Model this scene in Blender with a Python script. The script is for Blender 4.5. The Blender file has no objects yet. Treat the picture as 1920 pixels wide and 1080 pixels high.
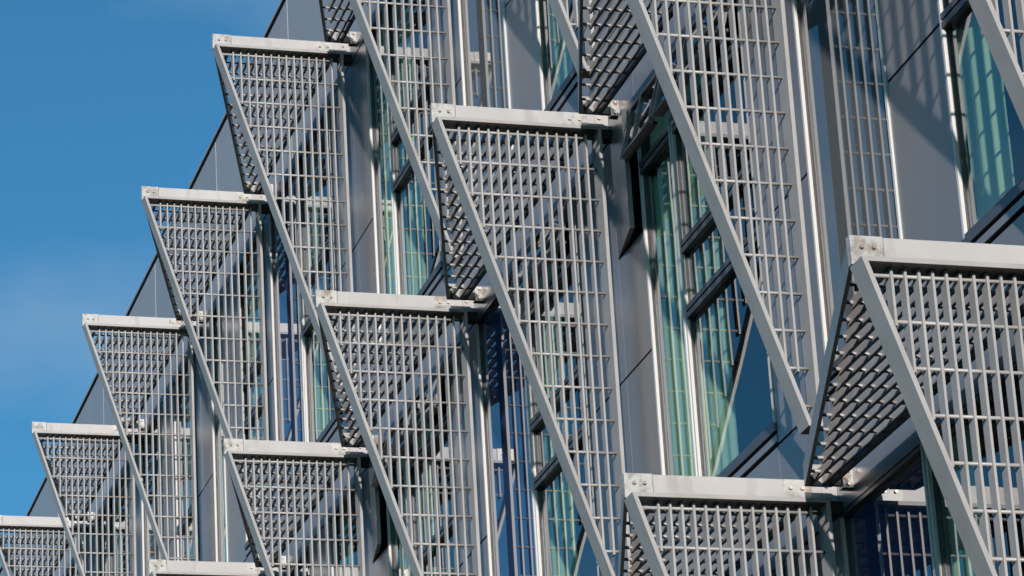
import bpy, bmesh, math, random
from mathutils import Vector, Matrix
random.seed(4)
scene = bpy.context.scene
COL = scene.collection

# ------------------------------------------------------------------ units
# one unit of the measured facade grid = length of a sunshade arm
S = 1.15                       # metres per unit
L, H = 2.98992, 3.24150        # bay width, storey height in units
ZTOP = 1.7 + 11.73789 * S      # height of the topmost arms
G = -0.08                      # facade plane (v, outwards positive)

# ------------------------------------------------------------------ camera
F_PX, YAW, PITCH, ROLL = 6744.58, -0.296890, 0.368330, -0.0596865
cam_d = bpy.data.cameras.new('camera')
cam = bpy.data.objects.new('camera', cam_d)
COL.objects.link(cam)
fwd = Vector((math.cos(PITCH)*math.cos(YAW), math.cos(PITCH)*math.sin(YAW), math.sin(PITCH)))
right = Vector((math.sin(YAW), -math.cos(YAW), 0))
up = right.cross(fwd)
r2 = math.cos(ROLL)*right + math.sin(ROLL)*up
u2 = -math.sin(ROLL)*right + math.cos(ROLL)*up
M = Matrix((r2, u2, -fwd)).transposed().to_4x4()
M.translation = Vector((-24.25144*S, 6.15871*S, ZTOP - 11.73789*S))
cam.matrix_world = M
cam_d.sensor_width = 36
cam_d.lens = F_PX/1920*36
cam_d.clip_start = 0.5
cam_d.clip_end = 3000
scene.camera = cam

# ------------------------------------------------------------------ light
SUN_A, SUN_B = 2.58, 0.77                    # travel along facade / down, per unit inwards
sun_from = Vector((-SUN_A, 1.0, SUN_B)).normalized()
elev = math.asin(sun_from.z)
az = math.atan2(sun_from.x, sun_from.y)      # clockwise from +Y
world = bpy.data.worlds.new('World')
scene.world = world
world.use_nodes = True
wn = world.node_tree.nodes; wl = world.node_tree.links
wn.clear()
sky = wn.new('ShaderNodeTexSky'); sky.sky_type = 'NISHITA'
sky.sun_disc = False
sky.sun_elevation = elev
sky.sun_rotation = az
sky.altitude = 600
sky.air_density = 1.0; sky.dust_density = 1.1; sky.ozone_density = 5.0
bg = wn.new('ShaderNodeBackground'); bg.inputs['Strength'].default_value = 0.112
wo = wn.new('ShaderNodeOutputWorld')
# slight colour balance of the clear sky and a veil of thin cirrus
bal = wn.new('ShaderNodeVectorMath'); bal.operation = 'MULTIPLY'; bal.inputs[1].default_value = (.56, 1.10, 1.06)
wl.new(sky.outputs[0], bal.inputs[0])
tcw = wn.new('ShaderNodeTexCoord'); mpw = wn.new('ShaderNodeMapping'); mpw.inputs['Scale'].default_value = (6, 6, 11)
mpw.inputs['Rotation'].default_value = (0.5, 0.3, 0.4); mpw.inputs['Location'].default_value = (10.17, 15.57, 10.42)
nw = wn.new('ShaderNodeTexNoise'); nw.inputs['Scale'].default_value = 1.6; nw.inputs['Detail'].default_value = 5
nw.inputs['Roughness'].default_value = .5
wl.new(tcw.outputs['Generated'], mpw.inputs[0]); wl.new(mpw.outputs[0], nw.inputs['Vector'])
rw = wn.new('ShaderNodeMapRange'); rw.inputs[1].default_value = .46; rw.inputs[2].default_value = .72
rw.inputs[3].default_value = 0; rw.inputs[4].default_value = .34
wl.new(nw.outputs['Fac'], rw.inputs[0])
mw = wn.new('ShaderNodeMix'); mw.data_type = 'RGBA'; mw.inputs[7].default_value = (3.0, 4.3, 5.8, 1)
wl.new(rw.outputs[0], mw.inputs[0]); wl.new(bal.outputs[0], mw.inputs[6])
wl.new(mw.outputs[2], bg.inputs[0]); wl.new(bg.outputs[0], wo.inputs[0])

sd = bpy.data.lights.new('sun', 'SUN'); sd.energy = 5.0; sd.angle = math.radians(0.55)
sd.color = (1.0, 0.925, 0.87)
so = bpy.data.objects.new('sun', sd); COL.objects.link(so)
so.rotation_euler = sun_from.to_track_quat('Z', 'Y').to_euler()
so.location = (-30, 20, 40)

scene.view_settings.view_transform = 'Standard'
scene.view_settings.look = 'None'
scene.view_settings.exposure = 0.0
scene.view_settings.gamma = 1.0
scene.render.engine = 'CYCLES'
scene.cycles.max_bounces = 8
scene.cycles.diffuse_bounces = 0
scene.cycles.transparent_max_bounces = 12

# ------------------------------------------------------------------ materials
def new_mat(name):
    m = bpy.data.materials.new(name); m.use_nodes = True
    n = m.node_tree.nodes; l = m.node_tree.links
    return m, n, l, n['Principled BSDF']

def paint(name, c, rough=0.45, metal=0.0, var=0.06, scale=3.0, grain=0.0, rvar=0.1, streak=False, stain=0):
    m, n, l, p = new_mat(name)
    tc = n.new('ShaderNodeTexCoord')
    mp = n.new('ShaderNodeMapping')
    if streak: mp.inputs['Scale'].default_value = (1, 1, 0.12)
    oi = n.new('ShaderNodeObjectInfo')
    l.new(tc.outputs['Object'], mp.inputs[0])
    ad = n.new('ShaderNodeVectorMath'); ad.operation = 'ADD'
    sc = n.new('ShaderNodeMath'); sc.operation = 'MULTIPLY'; sc.inputs[1].default_value = 37.0
    l.new(oi.outputs['Random'], sc.inputs[0]); l.new(mp.outputs[0], ad.inputs[0]); l.new(sc.outputs[0], ad.inputs[1])
    nz = n.new('ShaderNodeTexNoise'); nz.inputs['Scale'].default_value = scale; nz.inputs['Detail'].default_value = 5
    l.new(ad.outputs[0], nz.inputs['Vector'])
    rp = n.new('ShaderNodeMapRange'); rp.inputs[1].default_value = 0.3; rp.inputs[2].default_value = 0.7
    rp.inputs[3].default_value = 1 - var; rp.inputs[4].default_value = 1 + var
    l.new(nz.outputs['Fac'], rp.inputs[0])
    ov = n.new('ShaderNodeMapRange'); ov.inputs[3].default_value = 0.96; ov.inputs[4].default_value = 1.04
    l.new(oi.outputs['Random'], ov.inputs[0])
    mu = n.new('ShaderNodeMath'); mu.operation = 'MULTIPLY'
    l.new(rp.outputs[0], mu.inputs[0]); l.new(ov.outputs[0], mu.inputs[1])
    vm = n.new('ShaderNodeVectorMath'); vm.operation = 'SCALE'; vm.inputs[0].default_value = c
    l.new(mu.outputs[0], vm.inputs['Scale'])
    if stain:
        # weathering: sparse brownish run-off marks
        mps = n.new('ShaderNodeMapping'); mps.inputs['Scale'].default_value = (1, 1, .35)
        l.new(ad.outputs[0], mps.inputs[0])
        ns = n.new('ShaderNodeTexNoise'); ns.inputs['Scale'].default_value = 9; ns.inputs['Detail'].default_value = 6
        l.new(mps.outputs[0], ns.inputs['Vector'])
        rs = n.new('ShaderNodeMapRange'); rs.inputs[1].default_value = .56; rs.inputs[2].default_value = .74
        rs.inputs[3].default_value = 0; rs.inputs[4].default_value = stain
        l.new(ns.outputs['Fac'], rs.inputs[0])
        ms = n.new('ShaderNodeMix'); ms.data_type = 'RGBA'; ms.inputs[7].default_value = (.22, .185, .155, 1)
        l.new(rs.outputs[0], ms.inputs[0]); l.new(vm.outputs[0], ms.inputs[6]); l.new(ms.outputs[2], p.inputs['Base Color'])
    else:
        l.new(vm.outputs[0], p.inputs['Base Color'])
    rr = n.new('ShaderNodeMapRange'); rr.inputs[3].default_value = max(.03, rough-rvar); rr.inputs[4].default_value = rough+rvar
    l.new(nz.outputs['Fac'], rr.inputs[0]); l.new(rr.outputs[0], p.inputs['Roughness'])
    p.inputs['Metallic'].default_value = metal
    return m

def stained_steel(name):
    m, n, l, p = new_mat(name)
    tc = n.new('ShaderNodeTexCoord'); oi = n.new('ShaderNodeObjectInfo')
    gm = n.new('ShaderNodeNewGeometry')
    ad = n.new('ShaderNodeVectorMath'); ad.operation = 'ADD'
    l.new(gm.outputs['Position'], ad.inputs[0]); l.new(oi.outputs['Random'], ad.inputs[1])
    n1 = n.new('ShaderNodeTexNoise'); n1.inputs['Scale'].default_value = 16; n1.inputs['Detail'].default_value = 6
    n1.inputs['Roughness'].default_value = .6
    l.new(ad.outputs[0], n1.inputs['Vector'])
    n2 = n.new('ShaderNodeTexNoise'); n2.inputs['Scale'].default_value = 9; n2.inputs['Detail'].default_value = 3
    l.new(ad.outputs[0], n2.inputs['Vector'])
    cr = n.new('ShaderNodeValToRGB')
    cr.color_ramp.elements[0].position = .33; cr.color_ramp.elements[0].color = (.25, .235, .22, 1)
    cr.color_ramp.elements[1].position = .52; cr.color_ramp.elements[1].color = (.44, .435, .42, 1)
    l.new(n1.outputs['Fac'], cr.inputs[0])
    cr2 = n.new('ShaderNodeValToRGB')
    cr2.color_ramp.elements[0].position = .54; cr2.color_ramp.elements[0].color = (0, 0, 0, 1)
    cr2.color_ramp.elements[1].position = .68; cr2.color_ramp.elements[1].color = (.85, .85, .85, 1)
    l.new(n2.outputs['Fac'], cr2.inputs[0])
    mx = n.new('ShaderNodeMix'); mx.data_type = 'RGBA'
    l.new(cr2.outputs[0], mx.inputs[0]); l.new(cr.outputs[0], mx.inputs[6]); mx.inputs[7].default_value = (.20, .145, .105, 1)
    l.new(mx.outputs[2], p.inputs['Base Color'])
    p.inputs['Metallic'].default_value = .3
    rr = n.new('ShaderNodeMapRange'); rr.inputs[3].default_value = .28; rr.inputs[4].default_value = .6
    l.new(n1.outputs['Fac'], rr.inputs[0]); l.new(rr.outputs[0], p.inputs['Roughness'])
    return m

def glass_mat(name, tint, ior):
    m, n, l, p = new_mat(name)
    n.remove(p)
    tr = n.new('ShaderNodeBsdfTransparent'); tr.inputs[0].default_value = tint
    gl = n.new('ShaderNodeBsdfGlossy'); gl.inputs['Roughness'].default_value = 0.012
    gl.inputs['Color'].default_value = (.95, .97, 1.0, 1)
    fr = n.new('ShaderNodeFresnel'); fr.inputs['IOR'].default_value = ior
    nz = n.new('ShaderNodeTexNoise'); nz.inputs['Scale'].default_value = 1.6; nz.inputs['Detail'].default_value = 1
    gm = n.new('ShaderNodeNewGeometry'); l.new(gm.outputs['Position'], nz.inputs['Vector'])
    bp = n.new('ShaderNodeBump'); bp.inputs['Strength'].default_value = .05; bp.inputs['Distance'].default_value = .02
    l.new(nz.outputs['Fac'], bp.inputs['Height'])
    l.new(bp.outputs[0], gl.inputs['Normal'])
    mx = n.new('ShaderNodeMixShader')
    # the rear face of the pane only transmits (no total internal reflection in a thin sheet)
    inv = n.new('ShaderNodeMath'); inv.operation = 'SUBTRACT'; inv.inputs[0].default_value = 1.0
    l.new(gm.outputs['Backfacing'], inv.inputs[1])
    ff = n.new('ShaderNodeMath'); ff.operation = 'MULTIPLY'
    l.new(fr.outputs[0], ff.inputs[0]); l.new(inv.outputs[0], ff.inputs[1])
    l.new(ff.outputs[0], mx.inputs[0]); l.new(tr.outputs[0], mx.inputs[1]); l.new(gl.outputs[0], mx.inputs[2])
    l.new(mx.outputs[0], n['Material Output'].inputs['Surface'])
    return m

MAT = {}
MAT['grille'] = paint('grille_paint', (.35, .335, .33), .45, .05, .09, 5, rvar=.05, stain=.25)
MAT['arm'] = paint('arm_paint', (.43, .41, .405), .42, .12, .06, 5, rvar=.05, stain=.4)
MAT['steel'] = stained_steel('stained_steel')
MAT['bolt'] = paint('bolt_steel', (.30, .25, .21), .35, .7, .15, 30)
MAT['panel'] = paint('panel_metal', (.265, .255, .26), .30, .35, .05, 1.2, streak=True, rvar=.05)
MAT['parapet'] = paint('parapet_metal', (.37, .365, .375), .38, .3, .04, 1.0, streak=True, rvar=.05)
MAT['alu'] = paint('window_aluminium', (.60, .585, .575), .5, .0, .02, 3, rvar=0)
MAT['dark'] = paint('dark_frame', (.085, .093, .11), .38, .3, .06, 6, rvar=.05)
MAT['black'] = paint('black_gasket', (.012, .012, .012), .7, 0, .1, 6)
MAT['wood'] = paint('bronze_jamb', (.085, .07, .055), .45, .2, .15, 14)
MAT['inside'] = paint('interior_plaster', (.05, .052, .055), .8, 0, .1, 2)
MAT['curtain'] = paint('curtain_cloth', (.64, .62, .45), .9, 0, .06, 8, streak=True)
MAT['glass'] = glass_mat('window_glass', (.82, .94, .92, 1), 2.3)
m, n, l, p_ = new_mat('blue_glass')
p_.inputs['Base Color'].default_value = (.025, .058, .15, 1)
p_.inputs['Roughness'].default_value = .02
p_.inputs['IOR'].default_value = 2.6
MAT['blue'] = m
m, n, l, p_ = new_mat('grey_blue_glass')
p_.inputs['Base Color'].default_value = (.135, .145, .155, 1)
p_.inputs['Roughness'].default_value = .025
p_.inputs['IOR'].default_value = 2.0
MAT['greyblue'] = m
MAT['ground'] = paint('asphalt', (.04, .04, .04), .85, 0, .2, 2)
MAT['roof'] = paint('roofing', (.12, .12, .12), .8, 0, .1, 2)

# ------------------------------------------------------------------ mesh helpers (u, v, w in grid units; w down)
def P(u, v, w):
    return (u*S, v*S, -w*S)

class MB:
    def __init__(self): self.bm = bmesh.new()
    def box(self, u0, u1, v0, v1, w0, w1):
        q = [self.bm.verts.new(P(u, v, w)) for u in (u0, u1) for v in (v0, v1) for w in (w0, w1)]
        for f in ((0,1,3,2),(4,6,7,5),(0,4,5,1),(2,3,7,6),(0,2,6,4),(1,5,7,3)):
            self.bm.faces.new([q[i] for i in f])
        return self
    def prism(self, poly, axis, a0, a1):
        # poly of 2-d points; axis 'u': (v,w) extruded along u ; axis 'w': (u,v) extruded along w
        mk = (lambda q, a: P(a, q[0], q[1])) if axis == 'u' else (lambda q, a: P(q[0], q[1], a))
        A = [self.bm.verts.new(mk(q, a0)) for q in poly]; B = [self.bm.verts.new(mk(q, a1)) for q in poly]
        k = len(poly)
        self.bm.faces.new(A); self.bm.faces.new(B[::-1])
        for i in range(k): self.bm.faces.new((A[i], B[i], B[(i+1)%k], A[(i+1)%k]))
        return self
    def ring(self, outer, inner, axis, a0, a1):
        mk = (lambda q, a: P(a, q[0], q[1])) if axis == 'u' else (lambda q, a: P(q[0], q[1], a))
        R = [[self.bm.verts.new(mk(q, a)) for q in poly] for poly in (outer, inner) for a in (a0, a1)]
        o0, o1, i0, i1 = R; k = len(outer)
        for i in range(k):
            j = (i+1) % k
            self.bm.faces.new((o0[i], o0[j], i0[j], i0[i])); self.bm.faces.new((o1[i], i1[i], i1[j], o1[j]))
            self.bm.faces.new((o0[i], o1[i], o1[j], o0[j])); self.bm.faces.new((i0[i], i0[j], i1[j], i1[i]))
        return self
    def rod(self, a, b, r, k=8, cap=True):
        a = Vector(P(*a)); b = Vector(P(*b)); d = (b-a).normalized()
        x = d.orthogonal().normalized(); y = d.cross(x)
        A = []; B = []
        for i in range(k):
            t = 2*math.pi*i/k
            o = (x*math.cos(t) + y*math.sin(t))*r*S
            A.append(self.bm.verts.new(a+o)); B.append(self.bm.verts.new(b+o))
        for i in range(k):
            f = self.bm.faces.new((A[i], A[(i+1)%k], B[(i+1)%k], B[i])); f.smooth = True
        if cap: self.bm.faces.new(A[::-1]); self.bm.faces.new(B)
        return self
    def mesh(self, name, mat, bevel=0):
        bmesh.ops.recalc_face_normals(self.bm, faces=self.bm.faces)
        if bevel:
            bmesh.ops.bevel(self.bm, geom=[e for e in self.bm.edges], offset=bevel*S, segments=1, affect='EDGES')
        me = bpy.data.meshes.new(name); self.bm.to_mesh(me); self.bm.free()
        me.materials.append(MAT[mat] if isinstance(mat, str) else mat)
        return me

def obj(name, me, parent=None, loc=None, hide=False):
    o = bpy.data.objects.new(name, me); COL.objects.link(o)
    if parent: o.parent = parent
    if loc is not None: o.location = loc
    return o

def empty(name, loc=(0, 0, 0)):
    o = bpy.data.objects.new(name, None); COL.objects.link(o); o.location = loc
    o.empty_display_size = .3
    return o

# ------------------------------------------------------------------ ground
gm_ = bpy.data.meshes.new('ground')
gm_.from_pydata([(-1500, -1500, 0), (1500, -1500, 0), (1500, 1500, 0), (-1500, 1500, 0)], [], [(0, 1, 2, 3)])
gm_.materials.append(MAT['ground'])
ground = obj('ground', gm_); ground['kind'] = 'structure'

# ------------------------------------------------------------------ the building
ORI = (0, 0, ZTOP)
bld = empty('office_building', (0, 0, 0))
bld['label'] = 'metal and glass office building with a long facade of repeated sunshades'
bld['category'] = 'building'

def part(name, mb, mat, parent=bld, bevel=0):
    o = obj(name, mb.mesh(name, mat, bevel), parent)
    if parent is bld: o.location = ORI
    return o

JW, JV0, JVP = 0.0075, 0.0035, .008        # half joint widths (horizontal, vertical joints)
core = MB()
def panel(b, t0, t1, w0, w1, mat='panel', v=G, name='panel'):
    """metal cassette in bay b between fractions t0..t1 and storey heights w0..w1 (storeys, absolute)"""
    ua, ub = (b-t1)*L, (b-t0)*L
    wa, wb = w0*H, w1*H
    dv = random.uniform(-.0012, .0012)
    JV = JVP if mat == 'parapet' else JV0
    part(name, MB().box(ua+JV, ub-JV, v-.03, v+dv, wa+JW, wb-JW), mat)
    core.box(ua, ub, v-.062, v-.036, wa, wb)

def wavy(u0, u1, v, w0, w1):
    mb = MB(); n = max(6, int((u1-u0)/.02)); ph = random.uniform(0, 6)
    prev = None
    for i in range(n+1):
        u = u0 + (u1-u0)*i/n
        vv = v + .006*math.sin(u*48+ph) + .004*math.sin(u*19+ph*2)
        a = mb.bm.verts.new(P(u, vv, w0)); c = mb.bm.verts.new(P(u, vv, w1))
        if prev:
            f = mb.bm.faces.new((prev[0], a, c, prev[1])); f.smooth = True
        prev = (a, c)
    return mb

def window(b, t0, t1, w0, w1, kind='glass', transoms=(), curtain=None, sill=True, hopper=False):
    ua, ub = (b-t1)*L, (b-t0)*L
    wa, wb = w0*H, w1*H
    fw = .022
    # outer frame: a ring standing in the opening
    ring = lambda d: [(ua+d, wa+d), (ub-d, wa+d), (ub-d, wb-d), (ua+d, wb-d)]
    def vring(d0, d1, v0, v1):
        m = MB(); o, i = ring(d0), ring(d1)
        R = [[m.bm.verts.new(P(q[0], v, q[1])) for q in poly] for poly in (o, i) for v in (v0, v1)]
        o0, o1, i0, i1 = R
        for k in range(4):
            j = (k+1) % 4
            m.bm.faces.new((o0[k], o0[j], i0[j], i0[k])); m.bm.faces.new((o1[k], i1[k], i1[j], o1[j]))
            m.bm.faces.new((o0[k], o1[k], o1[j], o0[j])); m.bm.faces.new((i0[k], i0[j], i1[j], i1[k]))
        return m
    def jambs(name, d0, d1, v0, v1):
        mm = 'alu' if name == 'jamb' else 'dark'
        sub(name, MB().box(ua+d0, ua+d1, v0, v1 + (.007 if mm == 'alu' else 0), wa+.002, wb-.002), mm)
        sub(name, MB().box(ub-d1, ub-d0, v0, v1, wa+.002, wb-.002), mm)
    def rails(name, d0, d1, v0, v1, e):
        sub(name, MB().box(ua+e, ub-e, v0, v1, wa+d0, wa+d1), 'dark')
        sub(name, MB().box(ua+e, ub-e, v0, v1, wb-d1, wb-d0), 'dark')
    win = part('window', vring(.004, fw+.002, G-.024, G-.0145), 'wood')
    def sub(name, mb, mat, bevel=0):
        return obj(name, mb.mesh(name, mat, bevel), win)
    jambs('jamb', .002, fw, G-.014, G+.003)
    rails('rail', .002, fw, G-.014, G+.003, fw+.0005)
    jambs('casement_stile', .004, fw+.006, G-.050, G-.0245)
    rails('casement_rail', .004, fw+.006, G-.050, G-.0245, fw+.0065)
    gv = G-.030
    # divisions
    cuts = [wa+fw+.0065]
    for tw in transoms:
        tw = tw*H
        sub('transom', MB().box(ua+fw+.001, ub-fw-.001, G-.028, G+.005, tw-.036, tw-.006), 'dark')
        sub('transom', MB().box(ua+fw+.001, ub-fw-.001, G-.028, G+.005, tw+.006, tw+.036), 'dark')
        sub('transom_core', MB().box(ua+fw+.001, ub-fw-.001, G-.048, G-.0285, tw-.032, tw+.032), 'black')
        cuts += [tw-.032, tw+.032]
    cuts.append(wb-fw-.0065)
    top = True
    for k in range(0, len(cuts), 2):
        if hopper and k == 0:
            continue
        sub('pane', MB().box(ua+fw+.0065, ub-fw-.0065, gv-.006, gv, cuts[k], cuts[k+1]), kind)
    if curtain:
        for (f0, f1) in curtain:
            c0 = ub - (ub-ua)*f1; c1 = ub - (ub-ua)*f0
            sub('curtain', wavy(c0, c1, G-.075, wa+.02, wb-.02), 'curtain')
    if sill:
        sub('sill', MB().box(ua+.001, ub-.001, G-.05, G+.014, wb+.004, wb+.042), 'dark')
        sub('sill', MB().box(ua+.001, ub-.001, G-.05, G+.006, wb+.060, wb+.098), 'panel')
        core.box(ua, ub, G-.11, G-.055, wb, wb+.115)
    return win

SILL, HEAD, JOINT = .832, .052, .505
SB = SILL + .115/H              # top of the spandrel cassette
def hopper_sash(win, b, t0, t1, w0, w1, ang):
    """top hung glazed sash swung outwards"""
    ua, ub = (b-t1)*L+.02, (b-t0)*L-.02
    h = (w1-w0)*H
    def pt(u, d, e):            # d down the sash, e out of its plane
        return (u, G+.004 + d*math.sin(ang) + e*math.cos(ang), w0*H + d*math.cos(ang) - e*math.sin(ang))
    def sbox(m, u0, u1, d0, d1, e0, e1):
        q = [m.bm.verts.new(P(*pt(u, d, e))) for u in (u0, u1) for d in (d0, d1) for e in (e0, e1)]
        for f in ((0,1,3,2),(4,6,7,5),(0,4,5,1),(2,3,7,6),(0,2,6,4),(1,5,7,3)): m.bm.faces.new([q[i] for i in f])
        return m
    m = MB()
    sbox(m, ua, ua+.026, 0, h, 0, .03); sbox(m, ub-.026, ub, 0, h, 0, .03)
    sbox(m, ua+.0262, ub-.0262, 0, .026, 0, .03)
    mid = ua + (ub-ua)*.62
    sbox(m, mid-.012, mid+.012, .0262, h-.0342, 0, .03)
    obj('sash', m.mesh('sash', 'panel'), win)
    obj('bottom_rail', sbox(MB(), ua+.0262, ub-.0262, h-.022, h, -.004, .026).mesh('bottom_rail', 'dark'), win)
    obj('sash_rail', sbox(MB(), ua+.03, ub-.03, h-.022, h-.006, -.03, -.006).mesh('sash_rail', 'wood'), win)
    obj('sash_pane', sbox(MB(), ua+.0264, mid-.0122, .0264, h-.0344, .012, .017).mesh('sash_pane', 'glass'), win)
    obj('sash_pane', sbox(MB(), mid+.0122, ub-.0264, .0264, h-.0344, .012, .017).mesh('sash_pane', 'glass'), win)

def vent_flap(b, t0, t1, w0, w1, ang):
    """side hung opaque flap, hinged at its far edge and swung out, over a dark shaft"""
    ua, ub = (b-t1)*L, (b-t0)*L
    wd = ub-ua-.008
    m = MB()
    uh, vh = ub-.004, G
    def pt(a, e, w):
        return (uh - a*math.cos(ang) - e*math.sin(ang)*-1, vh + a*math.sin(ang) + e*math.cos(ang), w)
    q = [m.bm.verts.new(P(*pt(a, e, w))) for a in (0, wd) for e in (-.028, 0) for w in (w0*H+JW, w1*H-JW)]
    for f in ((0,1,3,2),(4,6,7,5),(0,4,5,1),(2,3,7,6),(0,2,6,4),(1,5,7,3)): m.bm.faces.new([q[i] for i in f])
    fl = part('vent_flap', m, 'panel'); fl['label'] = 'opened grey metal vent flap'
    s = MB()
    s.box(ua, ub, G-.30, G-.29, w0*H, w1*H)
    s.box(ub-.012, ub, G-.29, G-.034, w0*H, w1*H)
    s.box(ua+.012, ub-.012, G-.29, G-.034, w1*H-.012, w1*H)
    part('vent_shaft', s, 'black')
    j = MB().box(ua+.001, ua+.020, G-.27, G-.002, w0*H+.01, w1*H-.01)
    part('vent_jamb', j, 'panel')

def bay(b, f, typ, op=False):
    """one bay of one storey; f = number of the arm row at its top"""
    hd, jt, si, nx = f+HEAD, f+JOINT, f+SILL, f+1+HEAD
    sb = f+SB
    TR = (f+.393, f+.510)
    cur = random.choice
    def column(t0, t1, flap=False):
        if flap:
            vent_flap(b, t0, t1, hd, f+.283, math.radians(9.5))
            panel(b, t0, t1, f+.283, jt)
        else:
            panel(b, t0, t1, hd, jt)
        panel(b, t0, t1, jt, sb)
        panel(b, t0, t1, sb, nx)
    def glazed(t0, t1, **k):
        w = window(b, t0, t1, k.pop('w0', hd), si, **k)
        panel(b, t0, t1, sb, nx)
        return w
    if typ in 'NM':
        column(0, .16, flap=op)
        if op:
            w = glazed(.16, .355, transoms=(f+.172,), curtain=[(0, 1)], hopper=True)
            hopper_sash(w, b, .16, .355, hd+.004, f+.160, math.radians(15))
        else:
            glazed(.16, .355 if typ == 'N' else .33, curtain=[(0, 1)])
        if typ == 'N':
            w = glazed(.355, .76, transoms=TR if not op else (f+.172,)+TR, curtain=[(0, random.uniform(.3, .42))], hopper=op)
            if op: hopper_sash(w, b, .355, .76, hd+.004, f+.160, math.radians(15))
            column(.76, 1.0)
        else:
            column(.33, .58); glazed(.58, .92, transoms=TR, curtain=[(0, .5)]); column(.92, 1.0)
    else:
        glazed(0, .36, kind='blue' if typ == 'W' else 'greyblue')
        if typ == 'W':
            w = glazed(.36, .76, transoms=(f+.172,)+TR if op else TR, curtain=[(0, random.uniform(.3, .45))], hopper=op)
            if op: hopper_sash(w, b, .36, .76, hd+.004, f+.160, math.radians(15))
            column(.76, 1.0)
        else:
            column(.36, .58); glazed(.58, .92, transoms=(f+.505,), curtain=[(0, .42)]); column(.92, 1.0)

def bay_type(f, b):
    if b % 2 == 0: typ = 'M' if (f, b) in ((0, 2),) else 'N'
    else: typ = {(0, -1): 'P', (0, 3): 'P', (1, -3): 'P', (0, 7): 'P', (1, 1): 'P', (2, -5): 'P'}.get((f, b), 'W')
    return typ, (f == 1 and b in (0, -1, -2))

B0, B1 = -6, 11                 # bays built in full
for f, lo, hi in ((0, -3, 9), (1, -5, 5), (2, -5, 0)):
    for b in range(lo, hi+1):
        typ, op = bay_type(f, b)
        bay(b, f, typ, op)
    # plain wall where the photograph shows nothing
    for (x0, x1) in ((B0*L - L, (lo-1)*L), (hi*L, B1*L)):
        if x1 > x0 + .01:
            part('wall', MB().box(x0, x1, G-.06, G, (f+HEAD)*H, (f+1+HEAD)*H-.01), 'panel')
part('wall', MB().box((B0-1)*L, B1*L, G-.06, G, (3+HEAD)*H+.002, ZTOP/S), 'panel')
# parapet cassettes with a dark coping line
PT = -.432
for b in range(-6, 11):
    panel(b, .32, 1.32, PT+.012, HEAD, mat='parapet')
    part('lit_joint_edge', MB().box((b-.32)*L-.0075, (b-.32)*L+.0075, G-.0355, G+.002, (PT+.012)*H+.02, HEAD*H-.02), 'alu')  # pale strip added to imitate the sunlit edge of each joint
part('coping', MB().box((B0-1)*L, B1*L, G-.5, G+.012, PT*H-.018, PT*H+.004), 'parapet')
part('coping_gap', MB().box((B0-1)*L, B1*L, G-.05, G-.012, PT*H+.005, PT*H+.045), 'black')
part('wall_core', core, 'black')
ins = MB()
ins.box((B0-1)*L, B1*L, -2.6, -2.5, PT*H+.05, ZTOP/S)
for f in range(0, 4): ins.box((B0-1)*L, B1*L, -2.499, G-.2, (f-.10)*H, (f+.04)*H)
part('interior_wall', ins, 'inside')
part('roof', MB().box((B0-1)*L, B1*L, -14, G-.05, PT*H+.046, PT*H+.09), 'roof')
e = MB(); e.box(B1*L, B1*L+.1, -14, G, PT*H, ZTOP/S); e.box((B0-1)*L-.1, (B0-1)*L, -14, G, PT*H, ZTOP/S)
e.box((B0-1)*L, B1*L, -14.1, -14, PT*H, ZTOP/S)
part('end_wall', e, 'parapet')

# ------------------------------------------------------------------ the sunshades
BV0, BSP, NB = .080, .0587, 14            # bars: first position, spacing, number
RSP = .193                                # rod spacing
TIP, WB = .988, .122                      # arm tip, arm depth
FD0, FD1 = -.10, .03                      # depth of the fin frame along the facade
HW = 3.0                                  # drop of the fin
FT = .021
def hyp_v(w):  return .988 + (.073-.988)*(w-WB)/(HW-WB)       # outer line of the sloping edge
ln = math.hypot(.988-.073, HW-WB)
hoff = FT*ln/(HW-WB)                                          # horizontal width of the sloping bar

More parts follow.
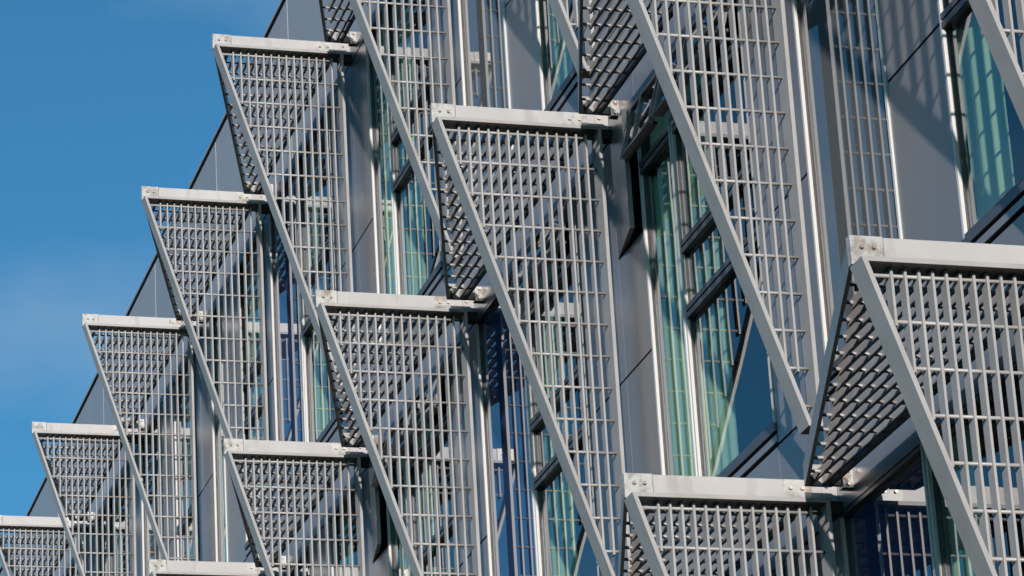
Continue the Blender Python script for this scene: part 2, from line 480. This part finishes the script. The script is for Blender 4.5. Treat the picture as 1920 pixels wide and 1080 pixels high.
def make_sunshade():
    root = empty('sunshade')
    me = lambda n, mb, mat, bev=0: mb.mesh(n, mat, bev)
    # --- arm
    arm = obj('arm', me('arm', MB().box(0, .03, G+.001, .846, 0, WB-.0035), 'arm'), root)
    obj('end_bracket', me('end_bracket', MB().box(-.004, .034, .850, TIP+.003, -.003, WB-.003), 'steel'), arm)
    obj('wall_bracket', me('wall_bracket', MB().box(-.005, -.0002, .055, .195, .001, WB-.004), 'steel'), arm)
    obj('spacer_plate', me('spacer_plate', MB().box(-.004, -.0002, .003, .053, .001, WB-.004), 'arm'), arm)
    obj('wall_plate', me('wall_plate', MB().box(-.004, -.0002, G+.002, .001, .001, WB-.004), 'arm'), arm)
    obj('seam', me('seam', MB().box(-.006, -.0045, .79, .955, WB-.012, WB-.005), 'bolt'), arm)
    bolt = MB().rod((-.011, 0, 0), (0, 0, 0), .0085, 8).mesh('bolt', 'bolt')
    for v in (.945, .893, .160, .100):
        obj('bolt', bolt, arm, P(-.0045, v, .045))
    obj('bolt', bolt, arm, P(-.004, -.02, .03))
    obj('shoe', me('shoe', MB().box(-.06, .03, G+.001, -.002, WB, WB+.055), 'black'), arm)
    # --- upright triangular grille
    outer = [(0, WB), (TIP, WB), (.073, HW), (0, HW)]
    inner = [(FT, WB+FT), (hyp_v(WB+FT)-hoff, WB+FT), (hyp_v(HW-FT)-hoff, HW-FT), (FT, HW-FT)]
    vg = obj('upright_grille', me('upright_grille', MB().ring(outer, inner, 'u', FD0, FD1), 'grille', .0012), root)
    rods_w = [WB + .052 + RSP*j for j in range(15)]
    for i in range(NB):
        v = BV0 + BSP*i
        ends = [w for w in rods_w if hyp_v(w)-hoff > v + .012]
        if not ends: continue
        wend = ends[-1] + .022
        obj('bar', MB().box(-.045, .012, v-.0055, v+.0055, WB+FT, wend).mesh('bar', 'grille'), vg)
    for w in rods_w:
        v1 = hyp_v(w)-hoff
        if v1 < .05: continue
        obj('rod', MB().rod((-.026, FT, w), (-.026, v1+.004, w), .0085, 8).mesh('rod', 'grille'), vg)
    # --- flat triangular grille reaching back towards the next arm
    UE = L-.215; VI = .035; VE = .17; UN = .031
    out_v = lambda u: .985 + (VE-.985)*(u-UN)/(UE-UN)
    ft = .018
    outer = [(UN, VI), (UE, VI), (UE, VE), (UN, .985)]
    of = ft*math.hypot(1, (.985-VE)/(UE-UN))
    inner = [(UN+ft, VI+ft), (UE-ft, VI+ft), (UE-ft, out_v(UE-ft)-of), (UN+ft, out_v(UN+ft)-of)]
    hg = obj('flat_grille', me('flat_grille', MB().ring(outer, inner, 'w', .0, .106), 'grille', .001), root)
    rods_u = [UN + .085 + RSP*j for j in range(15) if UN + .085 + RSP*j < UE-.03]
    for i in range(NB+1):
        v = BV0 + BSP*i
        ends = [u for u in rods_u if out_v(u)-of > v + .012]
        if not ends: continue
        uend = min(ends[-1] + .025, UE-ft)
        if ends[-1] == rods_u[-1]: uend = UE-ft
        obj('bar', MB().box(UN+ft, uend, v-.0065, v+.0065, .058, .100).mesh('bar', 'grille'), hg)
    for u in rods_u:
        obj('rod', MB().rod((u, VI+ft, .080), (u, out_v(u)-of+.003, .080), .0085, 8).mesh('rod', 'grille'), hg)
    obj('wall_bracket', me('wall_bracket', MB().box(UE-.004, UE+.05, G+.001, -.024, .004, .104), 'steel'), hg)
    obj('lug', me('lug', MB().box(UE+.010, UE+.035, -.0238, VI-.001, .02, .09), 'grille'), hg)
    for w in (.022, .086):
        obj('bolt', bolt, hg, P(UE-.004, -.052, w))
    return root

def copy_tree(o, parent=None):
    c = o.copy(); COL.objects.link(c)
    if parent: c.parent = parent
    for ch in o.children: copy_tree(ch, c)
    return c

proto = make_sunshade()
BAYS = {}
for f, lo, hi in ((0, -2, 7), (1, -5, 3), (2, -5, -2)):
    for b in range(lo, hi+1): BAYS[f, b] = bay_type(f, b)
ROW = ('top row under parapet', 'second row below parapet', 'third row below parapet')
BESIDE = {'N': 'beside a narrow curtained window', 'M': 'beside a narrow window between metal panels',
          'W': 'beside blue glass and a window', 'P': 'beside blue glass and a metal panel'}
first = True
for (f, b), (typ, op) in BAYS.items():
    o = proto if first else copy_tree(proto); first = False
    o.location = (b*L*S, 0, ZTOP - f*H*S)
    where = BESIDE[typ]
    if op: where = 'beside an opened vent flap' if typ == 'N' else 'beside blue glass and a tilted open sash'
    o['label'] = 'grey grille sunshade, ' + ROW[f] + ', ' + where
    o['group'] = 'sunshades ' + ROW[f] + ', ' + where
    o['category'] = 'sunshade'
